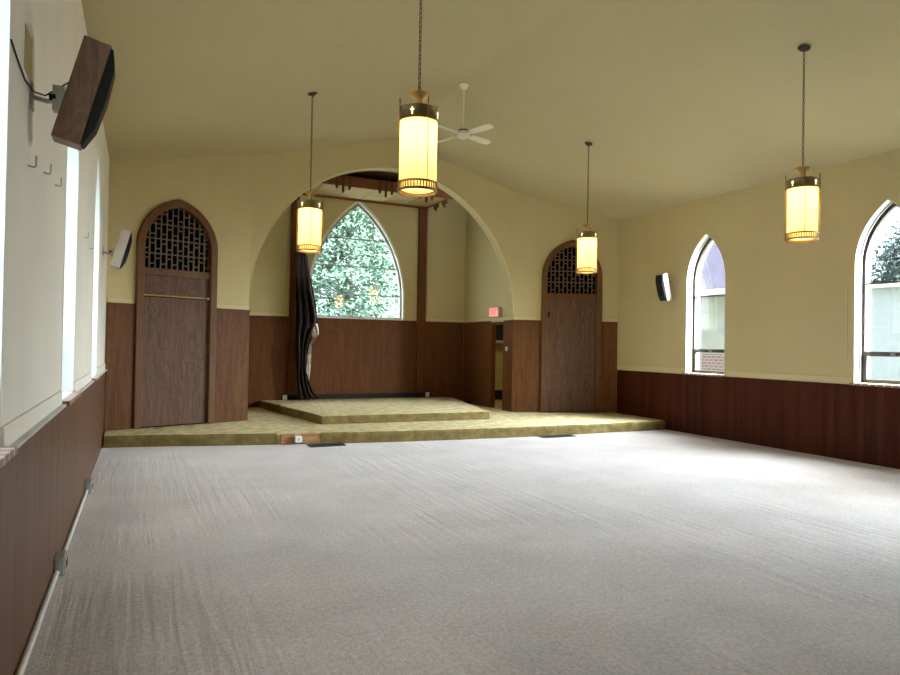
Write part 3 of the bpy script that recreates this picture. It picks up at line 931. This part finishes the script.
# ------------------------------------------------------------------ hanging lanterns
def lantern(label, x, y, rot, first=None):
    zb = 2.79
    root = thing('pendant_lantern', label, 'lantern', (x, y, zb), rot, 'hanging lanterns of the nave')
    if first:
        def cp(src, par):
            c = src.copy(); COL.objects.link(c); c.parent = par
            for k in src.children: cp(k, c)
        for ch in first.children: cp(ch, root)
        # canopy tilt follows each ceiling slope (turned back into lantern frame)
        for c in root.children:
            if c.name.startswith('ceiling_canopy'):
                sl = math.atan(S) * (-1 if x < XM else 1)
                c.rotation_euler = (Matrix.Rotation(-rot, 3, 'Z') @ Matrix.Rotation(sl, 3, 'Y')).to_euler()
        return root
    ztop = zc(x) - zb
    bm = BM()
    lathe(bm, [(.152, .60), (.152, .035), (.147, .035), (.147, .60), (.152, .60)], 40, cap=False)
    mesh_obj('lamp_shade', bm, M_shade, root, smooth=True)
    bm = BM(); lathe(bm, [(.145, .03), (.115, .018), (.06, .01), (0, .008)], 36, cap=False)
    mesh_obj('bottom_glass', bm, M_diff, root, smooth=True)
    bm = BM()
    lathe(bm, [(.148, .0), (.165, .0), (.165, .018), (.148, .018), (.148, .0)], 40, cap=False)
    lathe(bm, [(.154, .062), (.165, .062), (.165, .078), (.154, .078), (.154, .062)], 40, cap=False)
    for k in range(40):
        M = Matrix.Rotation(2 * math.pi * k / 40, 4, 'Z')
        box(bm, .157, .164, -.005, .005, .016, .064, M)
    mesh_obj('gallery_ring', bm, M_bronze, root)
    bm = BM(); lathe(bm, [(.154, .565), (.163, .565), (.163, .577), (.160, .582), (.160, .655), (.163, .66), (.163, .672), (.15, .677), (.05, .69), (.04, .69), (.154, .65), (.154, .565)], 40, cap=False)
    cr = mesh_obj('crown_band', bm, M_bronze, root, smooth=True)
    for k in range(4):
        bm = BM(); M = Matrix.Rotation(math.pi / 4 + math.pi / 2 * k, 4, 'Z')
        box(bm, .158, .1632, -.0055, .0055, .590, .646, M)
        box(bm, .158, .1629, -.016, -.0055, .622, .633, M); box(bm, .158, .1629, .0055, .016, .622, .633, M)
        mesh_obj('cross', bm, M_cross, cr)
    bm = BM(); lathe(bm, [(.0, .68), (.040, .685), (.034, .70), (.032, .74), (.040, .762), (.070, .785), (.084, .797), (.082, .806), (.06, .812), (.03, .82), (.0, .824)], 28)
    mesh_obj('holder', bm, M_gold, root, smooth=True)
    for k in range(4):
        a = math.pi / 2 * k; cx, cy = .170 * math.cos(a), .170 * math.sin(a)
        bm = BM(); tube(bm, [(cx, cy, 0), (cx, cy, .715), (cx, cy, .72), (cx, cy, .745)], [.0048, .0048, .0068, .001], 8)
        for z in (.010, .07, .572, .664):
            M = Matrix.Rotation(a, 4, 'Z'); box(bm, .162, .173, -.005, .005, z - .005, z + .005, M)
        mesh_obj('rod', bm, M_bronze, root, smooth=True)
    bm = BM(); torus_link(bm, (0, 0, .843), .018, .022, .004, 0)
    z = .88; k = 0
    while z < ztop - .05:
        torus_link(bm, (0, 0, z), .0105, .023, .0036, (k % 2) * math.pi / 2 + .3); z += .038; k += 1
    mesh_obj('chain', bm, M_chain, root, smooth=True)
    bm = BM(); lathe(bm, [(.0, -.045), (.012, -.045), (.016, -.03), (.05, -.02), (.066, -.006), (.066, 0), (0, 0)], 24)
    c = mesh_obj('ceiling_canopy', bm, M_chain, root, smooth=True)
    c.location = (0, 0, ztop - .0)
    sl = math.atan(S) * (-1 if x < XM else 1)
    c.rotation_euler = (Matrix.Rotation(-rot, 3, 'Z') @ Matrix.Rotation(sl, 3, 'Y')).to_euler()
    return root
def rodrot(x, y, off):
    az = math.atan2(x, y) - 0.0
    tc = V((-math.sin(az), -math.cos(az))); rt = V((math.cos(az), -math.sin(az)))
    d = tc * math.cos(math.radians(off)) + rt * math.sin(math.radians(off))
    return math.atan2(d.y, d.x)
LANT = [(2.005, 4.935, 25.8, 'large lit lantern nearest camera, hanging from the top picture edge'),
        (2.03, 8.85, 4, 'lit lantern in front of the curtain at left of the arch'),
        (6.65, 8.86, 12, 'smallest looking lit lantern, in front of the right arched door'),
        (6.63, 4.93, 7, 'lit lantern at far right between the two right windows')]
first = None
for x, y, off, lb in LANT:
    r = lantern(lb, x, y, rodrot(x, y, off), first)
    if first is None: first = r
    ld = bpy.data.lights.new('lantern_bulb', 'POINT'); ld.energy = 8; ld.color = (1.0, .84, .46); ld.shadow_soft_size = .035
    lo = bpy.data.objects.new('lantern_bulb', ld); COL.objects.link(lo); lo.parent = r; lo.location = (0, 0, .47)

# ------------------------------------------------------------------ ceiling fan
fan = thing('ceiling_fan', 'white four bladed ceiling fan hanging from the roof ridge', 'ceiling fan', (XM + .02, 8.95, zc(XM)))
bm = BM(); lathe(bm, [(0, -.07), (.03, -.07), (.055, -.05), (.075, -.012), (.078, 0), (0, 0)], 24); mesh_obj('ceiling_cup', bm, M_fan, fan, smooth=True)
hz = 4.765 - zc(XM)
bm = BM(); tube(bm, [(0, 0, -.05), (0, 0, hz + .09)], .0125, 10); mesh_obj('down_rod', bm, M_fan, fan, smooth=True)
bm = BM(); lathe(bm, [(0, hz + .11), (.03, hz + .105), (.035, hz + .07), (.075, hz + .055), (.1, hz + .03), (.105, hz - .01), (.09, hz - .035), (.05, hz - .055), (0, hz - .06)], 28); mesh_obj('motor_housing', bm, M_fan, fan, smooth=True)
bm = BM(); lathe(bm, [(.036, hz + .07), (.075, hz + .075), (.075, hz + .068), (.036, hz + .062)], 24); mesh_obj('vent_collar', bm, M_chain, fan, smooth=True)
for k in range(4):
    a = math.radians(19.4 + 90 * k)
    M = Matrix.Translation((0, 0, hz + .01)) @ Matrix.Rotation(a, 4, 'Z') @ Matrix.Rotation(math.radians(-13), 4, 'X')
    bm = BM()
    pts = [(.16, -.05), (.3, -.062), (.5, -.068), (.575, -.055), (.595, -.02), (.595, .02), (.575, .055), (.5, .068), (.3, .062), (.16, .05)]
    prism(bm, pts, lambda p, q, d: M @ V((p, q, d)), -.004, .004)
    b = mesh_obj('blade', bm, M_fan, fan)
    bm = BM(); box(bm, .09, .2, -.018, .018, -.012, -.004, M); mesh_obj('blade_arm', bm, M_fan, b)

# ------------------------------------------------------------------ speakers
def speaker(label, side, x_back, y_near, width, mat, wall_x, cable, dz=0.0):
    """side=+1 hangs on left wall facing +x, -1 on right wall"""
    H, D, lean = .52, .122, math.radians(14.3)
    root = thing('wall_speaker', label, 'speaker', (wall_x, y_near + width / 2, 2.62 + dz), 0, 'loudspeakers high on the side walls')
    bx = x_back - wall_x
    # profile in (depth, height) leaning forward; bottom-back corner at (bx, 2.49)
    ca, sa = math.cos(lean), math.sin(lean)
    def pr(d, h):
        dx, dz = d * ca + h * sa, h * ca - d * sa
        return bx + side * dx, dz + 2.495 - 2.62
    def mp(d, h, w):
        x, z = pr(d, h); return V((x, w - width / 2, z))
    bm = BM(); prism(bm, [(0, 0), (D, 0), (D, H), (0, H)], mp, 0, width)
    mesh_obj('cabinet', bm, mat, root, bevel=.003)
    bm = BM(); prism(bm, [(D, .008), (D + .012, .012), (D + .042, H * .2), (D + .05, H * .5), (D + .042, H * .8), (D + .012, H - .012), (D, H - .008)], mp, .008, width - .008)
    mesh_obj('grille', bm, M_black, root, bevel=.004)
    # bracket
    bm = BM()
    px, pz = pr(0, H * .38)
    wallx = side * .004
    tube(bm, [(wallx, 0, .06), (px * .5, 0, .05), (px, 0, pz + .02)], [.012, .012, .02], 8)
    box(bm, min(wallx, side * .012), max(wallx, side * .012), -.035, .035, .0, .12)
    br = mesh_obj('bracket', bm, M_grey, root)
    bm = BM(); box(bm, min(px, px - side * .05), max(px, px - side * .05), -.03, .03, pz - .06, pz + .06); mesh_obj('mount_plate', bm, M_grey, br, bevel=.004)
    bm = BM(); tube(bm, [(px * .55, -.02, .065), (px * .75, -.02, .07)], .016, 8); mesh_obj('knob', bm, M_black, br)
    bm = BM(); tube(bm, [V(c) for c in cable], .004, 6); mesh_obj('cable', bm, M_dark, root, smooth=True)
    return root
speaker('large walnut speaker tilted down at upper left corner of picture', 1, -.41, 3.6, .12, M_walnut, XL,
        [(.006, -.56, .10), (.006, -.44, .085), (.008, -.22, .06), (.02, -.05, .07), (.06, .0, .075), (.10, 0, .11), (.16, .0, .16)], .018)
M_pale = plain('pale_cabinet', (.66, .60, .56), .4, var=.08)  # on the left cabinet this is light reflected off walnut, as colour
speaker('black fronted speaker, walnut side coloured pale as reflected light, left of the left arched door', 1, -.41, 9.9, .17, M_pale, XL,
        [(.006, -.25, .02), (.03, -.1, .03), (.09, 0, .04)], .055)
speaker('small cream sided speaker with black front on the right wall', -1, 9.13, 9.49, .19, M_pale, XR,
        [(-.006, .3, -.12), (-.02, .1, -.1), (-.07, 0, .0)])

# ------------------------------------------------------------------ small fixtures
# exit sign
ex = thing('exit_sign', 'small red lit exit sign over the chancel side doorway', 'exit sign', (P2[0], 12.68, 2.19))
bm = BM(); box(bm, -.09, -.001, -.21, .21, 0, .22); mesh_obj('housing', bm, M_exitbox, ex, bevel=.006)
bm = BM(); box(bm, -.096, -.0905, -.195, .195, .015, .205); fc = mesh_obj('sign_face', bm, M_exitface, ex)
cu = bpy.data.curves.new('exit_text', 'FONT'); cu.body = 'EXIT'; cu.size = .19; cu.align_x = 'CENTER'; cu.align_y = 'CENTER'; cu.extrude = .002
to = bpy.data.objects.new('exit_text', cu); COL.objects.link(to)
dg = bpy.context.evaluated_depsgraph_get()
tm = bpy.data.meshes.new_from_object(to.evaluated_get(dg))
bpy.data.objects.remove(to)
le = bpy.data.objects.new('letters', tm); COL.objects.link(le); le.parent = fc
le.rotation_euler = Matrix(((0, 0, -1), (-1, 0, 0), (0, 1, 0))).to_euler()
le.location = (-.0985, 0, .11); le.scale = (.78, 1.0, 1)
tm.materials.clear(); tm.materials.append(M_exitred)
# round white switch on the jamb
sw = thing('wall_switch', 'round white switch on the oak jamb beside the side doorway', 'switch', (P2[0] - .018, 12.2, 1.50))
bm = BM(); tube(bm, [(0, 0, 0), (-.018, 0, 0)], .048, 20); mesh_obj('plate', bm, M_plastic, sw, smooth=True)
bm = BM(); box(bm, -.028, -.018, -.01, .01, -.018, .018); mesh_obj('toggle', bm, M_grey, sw)
def outlet(label, x, y, z):
    t = thing('power_outlet', label, 'outlet', (x, y, z), 0, 'white outlets at foot of chancel back wall')
    bm = BM(); box(bm, -.045, .045, -.03, 0, -.05, .05); mesh_obj('cover_plate', bm, M_plastic, t, bevel=.004)
    for dz in (-.022, .022):
        bm = BM(); box(bm, -.015, .015, -.033, -.03, dz - .012, dz + .012); mesh_obj('socket', bm, M_grey, t)
outlet('white outlet at the foot of the back wall left of curtain', 2.80, YB - .055, .376)
outlet('white outlet at the foot of the right chancel post', 6.125, YB - .055, .385)
# outlet in the torn riser
t = thing('riser_outlet', 'small white outlet box set in the torn platform riser', 'outlet', (2.19, 10.0, .07))
bm = BM(); box(bm, -.05, .05, -.012, .055, -.035, .065); mesh_obj('box', bm, M_plastic, t, bevel=.004)
bm = BM(); box(bm, -.02, .02, -.016, -.012, -.005, .035); mesh_obj('socket', bm, M_grey, t)

# conduit and boxes on left skirting
bm = BM(); tube(bm, [(XL + .033, 1.0, .03), (XL + .033, 2.6, .03), (XL + .033, 4.94, .03)], .017, 10); 
tag(mesh_obj('conduit', bm, M_conduit, smooth=True), 'pale metal conduit along left skirting running towards camera', 'conduit', 'conduits along the left skirting')
bm = BM(); tube(bm, [(XL + .033, 5.15, .03), (XL + .033, 6.3, .03), (XL + .033, 7.5, .03)], .017, 10); 
tag(mesh_obj('conduit', bm, M_conduit, smooth=True), 'pale metal conduit between the two grey boxes at left skirting', 'conduit', 'conduits along the left skirting')
for y, lb in ((5.045, 'grey steel outlet box nearest the camera at left skirting'), (7.58, 'far grey steel outlet box at left skirting')):
    t = thing('outlet_box', lb, 'outlet box', (XL + .0155, y, 0), 0, 'steel outlet boxes on left skirting')
    bm = BM(); box(bm, 0, .06, -.1, .07, .004, .125); mesh_obj('box', bm, M_steel, t, bevel=.006)
    bm = BM(); box(bm, .06, .066, -.09, .06, .012, .117); cv = mesh_obj('cover_plate', bm, M_steel, t, bevel=.003)
    for dy in (-.05, .025):
        bm = BM(); box(bm, .066, .068, dy - .018, dy + .018, .04, .09); mesh_obj('socket', bm, M_dark, cv)
# L hooks on left wall
for y, z, lb in ((3.62, 2.38, 'wall hook nearest the camera, left of three under walnut speaker'), (4.15, 2.47, 'middle wall hook of three under walnut speaker'), (4.65, 2.51, 'right wall hook of three under walnut speaker'),
                 (6.9, 2.51, 'left of two small hooks right of the middle left window'), (7.6, 2.5, 'right of two small hooks right of the middle left window')):
    bm = BM(); tube(bm, [(XL, y, z - .02), (XL + .03, y, z - .025), (XL + .035, y, z - .018), (XL + .035, y, z + .03)], .0045, 6)
    tag(mesh_obj('wall_hook', bm, M_steel, smooth=True), lb, 'hook', 'hooks on the left wall')
bm = BM(); box(bm, XL, XL + .003, 3.46, 3.66, 2.76, 2.96)
struct(trimname(), bm, M_patch, 'small yellowed unpainted patch on left wall beside walnut speaker bracket', 'paint patch')
# floor registers
for x0_, x1_, y0_, y1_, lb in ((2.30, 2.84, 9.68, 9.93, 'dark floor register beside the torn riser patch'), (6.22, 6.9, 9.41, 9.64, 'dark floor register below right part of platform edge')):
    t = thing('floor_register', lb, 'floor vent', ((x0_ + x1_) / 2, (y0_ + y1_) / 2, 0), 0, 'floor vents by the platform')
    hx, hy = (x1_ - x0_) / 2, (y1_ - y0_) / 2
    bm = BM(); ring(bm, [(-hx, -hy), (hx, -hy), (hx, hy), (-hx, hy)], [(-hx + .02, -hy + .02), (hx - .02, -hy + .02), (hx - .02, hy - .02), (-hx + .02, hy - .02)], lambda a, b, d: V((a, b, d)), 0.001, .012, True)
    mesh_obj('rim', bm, M_vent, t)
    bm = BM(); n = 22
    for k in range(n):
        x = -hx + .02 + (2 * hx - .04) * (k + .5) / n
        box(bm, x - .004, x + .004, -hy + .02, hy - .02, .003, .009)
    mesh_obj('slats', bm, M_vent, t)
    bm = BM(); box(bm, -hx + .015, hx - .015, -hy + .015, hy - .015, .001, .003); mesh_obj('duct_opening', bm, M_dark, t)
# loose grey board behind the dais
bm = BM(); box(bm, 6.72, 7.07, 13.85, 14.22, ZP + .002, ZP + .06)
tag(mesh_obj('loose_board', bm, M_darkwood, bevel=.004), 'short dark board lying behind right corner of the dais', 'board')

# ------------------------------------------------------------------ side doorway and room behind it
d3 = thing('door_3', 'open side doorway in the right chancel wall showing a yellow room', 'doorway', (P2[0], (DY0 + DY1) / 2, ZP), kind='structure')
bm = BM(); oy = (DY0 + DY1) / 2
for a, b in ((DY1 - .02, DY1 + .055), (DY0 - .05, DY0 + .004)):
    box(bm, -.022, .09, a - oy, b - oy, 0, 2.06 - ZP)
box(bm, -.022, .09, DY0 - .05 - oy, DY1 + .055 - oy, 2.03 - ZP, 2.085 - ZP)
mesh_obj('door_frame', bm, M_oakniche, d3, bevel=.003)
rx0, rx1, ry0, ry1 = P2[0] + .09, 9.6, 12.24, 15.6
bm = BM()
box(bm, rx0, rx1, ry1, ry1 + .1, .05, 2.9); box(bm, rx1, rx1 + .1, ry0, ry1 + .1, .05, 2.9); box(bm, rx0 - .0, rx0 + .1, YB + .3, ry1, .05, 2.9)
box(bm, rx0, rx1 + .1, 12.24, 12.3, .05, 2.9)
struct('wall_side_room', bm, M_closet, 'yellow green wall of the small room behind the side doorway', 'wall')
bm = BM(); box(bm, rx0, rx1 + .1, 12.24, ry1 + .1, -.02, .1); struct('floor_side_room', bm, M_shag, 'floor of the small side room', 'floor')
bm = BM(); box(bm, rx0, rx1 + .1, 12.24, ry1 + .1, 2.9, 3.0); struct('ceiling_side_room', bm, M_darkwood, 'ceiling of the small side room', 'ceiling')
bm = BM(); box(bm, rx0 + .1, rx1, ry1 - .02, ry1, .1, .36); struct('baseboard_side_room', bm, M_dark, 'black baseboard seen through the side doorway', 'baseboard')
t = thing('closet_shelf', 'dark shelf with pale front rail seen high through side doorway', 'shelf', (8.5, ry1, 1.65))
bm = BM(); box(bm, -1.1, 1.05, -.4, 0, .06, .65); mesh_obj('shelf_body', bm, M_dark, t)
bm = BM(); box(bm, -1.1, 1.05, -.43, -.4, -.01, .06); mesh_obj('rail', bm, M_grey, t)
lb_ = thing('side_room_fill_bulb', 'unseen light added to brighten the small side room', 'added light', (8.0, 13.2, 2.9))  # no fixture known here; added to light the side room wall
bm = BM(); lathe(bm, [(0, -.06), (.03, -.06), (.03, 0), (0, 0)], 14); mesh_obj('fill_holder', bm, M_plastic, lb_)
bm = BM(); bmesh.ops.create_uvsphere(bm, u_segments=14, v_segments=10, radius=.05, matrix=Matrix.Translation((0, 0, -.1))); mesh_obj('fill_bulb', bm, M_fillbulb, lb_, smooth=True)
ld = bpy.data.lights.new('side_room_fill', 'POINT'); ld.energy = 9; ld.color = (1, .9, .65); ld.shadow_soft_size = .05
lo = bpy.data.objects.new('side_room_fill', ld); COL.objects.link(lo); lo.parent = lb_; lo.location = (0, 0, -.19)

# ------------------------------------------------------------------ outdoors
bm = BM(); box(bm, -40, 60, -40, 60, -.6, -.35)
struct('ground', bm, M_ground, 'pale ground outside the building', 'ground')

def tree(label, x, y, h, crown, leaves, size, mat, seed, shape):
    rnd = random.Random(seed)
    t = thing('tree', label, 'tree', (x, y, -.35), 0, 'trees outside the windows')
    bm = BM()
    tube(bm, [(0, 0, 0), (.05, .03, h * .4), (-.05, 0, h * .75), (0, 0, h * .97)], [.19, .14, .08, .02], 8)
    for k in range(26):
        z = h * (.15 + .75 * k / 26); a = rnd.uniform(0, 6.28); r = crown * shape(z / h) * .9
        tube(bm, [(0, 0, z), (r * .5 * math.cos(a), r * .5 * math.sin(a), z + .15), (r * math.cos(a), r * math.sin(a), z + .05)], [.045, .03, .008], 5)
    mesh_obj('trunk', bm, M_bark, t)
    bm = BM()
    ncl = leaves // 36
    for c in range(ncl):
        z = h * rnd.uniform(.06, 1.0); a = rnd.uniform(0, 6.28)
        r = crown * shape(z / h) * math.sqrt(rnd.uniform(.05, 1))
        cx, cy = r * math.cos(a), r * math.sin(a)
        cs = rnd.uniform(.22, .5)
        for k in range(36):
            p = V((cx + rnd.gauss(0, cs * .55), cy + rnd.gauss(0, cs * .55), z + rnd.gauss(0, cs * .38) - .15 * cs))
            s = size * rnd.uniform(.6, 1.3)
            u = V((rnd.gauss(0, 1), rnd.gauss(0, 1), rnd.gauss(0, .6))).normalized()
            w_ = u.cross(V((rnd.gauss(0, 1), rnd.gauss(0, 1), rnd.gauss(0, 1)))).normalized()
            q = [p - u * s, p + w_ * s * .42, p + u * s, p - w_ * s * .42]
            bm.faces.new([bm.verts.new(v) for v in q])
    mesh_obj('foliage', bm, mat, t)
tree('green tree filling the pointed chancel window', 6.3, 21.6, 9.5, 3.2, 66000, .08, M_leaf, 3, lambda q: max(.08, min(1, (1.02 - q) * 1.35)))
tree('dark tree behind the near right window', 24.2, 13.3, 6.4, 1.8, 22000, .10, M_leafd, 5, lambda q: max(.1, math.sin(min(1, max(0, q)) * 3.0) ** .6))

ho = thing('house', 'neighbouring house with grey shingle roof seen through far right window', 'house', (16.0, 18.6, -.35))
bm = BM(); box(bm, 0, 5, -4.6, 9, 0, 1.78); mesh_obj('brick_base', bm, M_brick, ho)
bm = BM(); box(bm, .03, 5, -4.6, 9, 1.78, 3.6); mesh_obj('siding_wall', bm, M_siding, ho)
bm = BM(); prism(bm, [(-.45, 3.6), (2.5, 6.4), (5.4, 3.6), (5.4, 3.73), (2.5, 6.53), (-.45, 3.73)], lambda a, b, d: V((a, d, b)), -4.9, 9.3); mesh_obj('roof', bm, M_shingle, ho)
bm = BM(); box(bm, -.58, -.45, -4.9, 9.3, 3.55, 3.72); mesh_obj('gutter', bm, M_whiteext, ho)
bm = BM(); box(bm, -.05, .02, -1.62, -1.45, 0, 3.45); mesh_obj('downpipe', bm, M_whiteext, ho)
sh = thing('shed', 'pale blue grey shed seen through the near right window', 'shed', (15.0, 9.2, -.35))
bm = BM(); box(bm, 0, 4, -3.2, 2.6, .0, 3.35); mesh_obj('wall', bm, M_shed, sh)
bm = BM(); box(bm, -.2, 4.2, -3.4, 2.8, 3.35, 3.47); mesh_obj('roof', bm, M_whiteext, sh)
bm = BM(); box(bm, -.04, 0, -.6, .7, .0, 1.0); mesh_obj('door', bm, M_whiteext, sh)

# ------------------------------------------------------------------ world and daylight
W = bpy.data.worlds.new('World'); SC.world = W; W.use_nodes = True
nt = W.node_tree; bg = nt.nodes['Background']
tc = nt.nodes.new('ShaderNodeTexCoord')
n = nt.nodes.new('ShaderNodeTexNoise'); n.inputs['Scale'].default_value = 3.0; n.inputs['Detail'].default_value = 5
lnk(nt, tc.outputs['Generated'], n.inputs['Vector'])
c = ramp(nt, n.outputs['Fac'], [(.40, (.74, .87, 1.0)), (.60, (.92, .97, 1.0))])
lnk(nt, c, bg.inputs['Color']); sx = nt.nodes.new('ShaderNodeSeparateXYZ'); lnk(nt, tc.outputs['Generated'], sx.inputs[0])
# overcast sky, brighter overhead and around the veiled sun on the right-hand side of the building
dp = nt.nodes.new('ShaderNodeVectorMath'); dp.operation = 'DOT_PRODUCT'
sun = V((.66, -.52, .54)).normalized(); dp.inputs[1].default_value = sun
lnk(nt, tc.outputs['Generated'], dp.inputs[0])
lobe = math_n(nt, 'POWER', math_n(nt, 'MAXIMUM', dp.outputs['Value'], 0.0), 5.0)
st = math_n(nt, 'ADD', 2.1, math_n(nt, 'MULTIPLY', math_n(nt, 'MAXIMUM', sx.outputs['Z'], 0.0), 4.0))
lnk(nt, math_n(nt, 'ADD', st, math_n(nt, 'MULTIPLY', lobe, 88.0)), bg.inputs['Strength'])
def portal(loc, sx, sy, rot):
    l = bpy.data.lights.new('sky_portal', 'AREA'); l.shape = 'RECTANGLE'; l.size = sx; l.size_y = sy
    l.cycles.is_portal = True
    o = bpy.data.objects.new('sky_portal', l); COL.objects.link(o); o.location = loc; o.rotation_euler = rot
HP = math.pi / 2
for c_ in LWIN: portal((XL - WT - .02, c_, 2.39), 2.54, .9, (0, -HP, 0))      # faces +x
for c_ in RWIN: portal((XR + WT + .02, c_, 2.39), 2.54, .9, (0, HP, 0))       # faces -x
portal((BXC, YB + .32, 3.45), 2.2, 2.66, (-HP, 0, 0))                         # faces -y
for a, b in RW: portal(((a + b) / 2, YR - .22, 1.55), b - a, 2.1, (HP, 0, 0))  # faces +y

# ------------------------------------------------------------------ camera
f, yaw, pitch, roll = 655.1555, .4395, .0122, .0172
cam = bpy.data.cameras.new('camera'); co = bpy.data.objects.new('camera', cam); COL.objects.link(co)
cam.sensor_fit = 'HORIZONTAL'; cam.sensor_width = 36; cam.lens = f * 36 / 900; cam.clip_start = .05; cam.clip_end = 300
fwd = V((math.sin(yaw) * math.cos(pitch), math.cos(yaw) * math.cos(pitch), math.sin(pitch)))
r0 = V((math.cos(yaw), -math.sin(yaw), 0)); u0 = r0.cross(fwd)
rt = r0 * math.cos(roll) + u0 * math.sin(roll); up = u0 * math.cos(roll) - r0 * math.sin(roll)
co.matrix_world = Matrix(((rt.x, up.x, -fwd.x, 0), (rt.y, up.y, -fwd.y, 0), (rt.z, up.z, -fwd.z, 1.55), (0, 0, 0, 1)))
SC.camera = co
SC.view_settings.view_transform = 'Standard'; SC.view_settings.look = 'None'
SC.view_settings.gamma = 1.0; SC.view_settings.use_curve_mapping = False
SC.view_settings.exposure = 1.2
try:
    SC.cycles.use_denoising = True
    SC.cycles.max_bounces = 14; SC.cycles.diffuse_bounces = 8; SC.cycles.transparent_max_bounces = 12
    SC.cycles.sample_clamp_indirect = 8
except Exception: pass
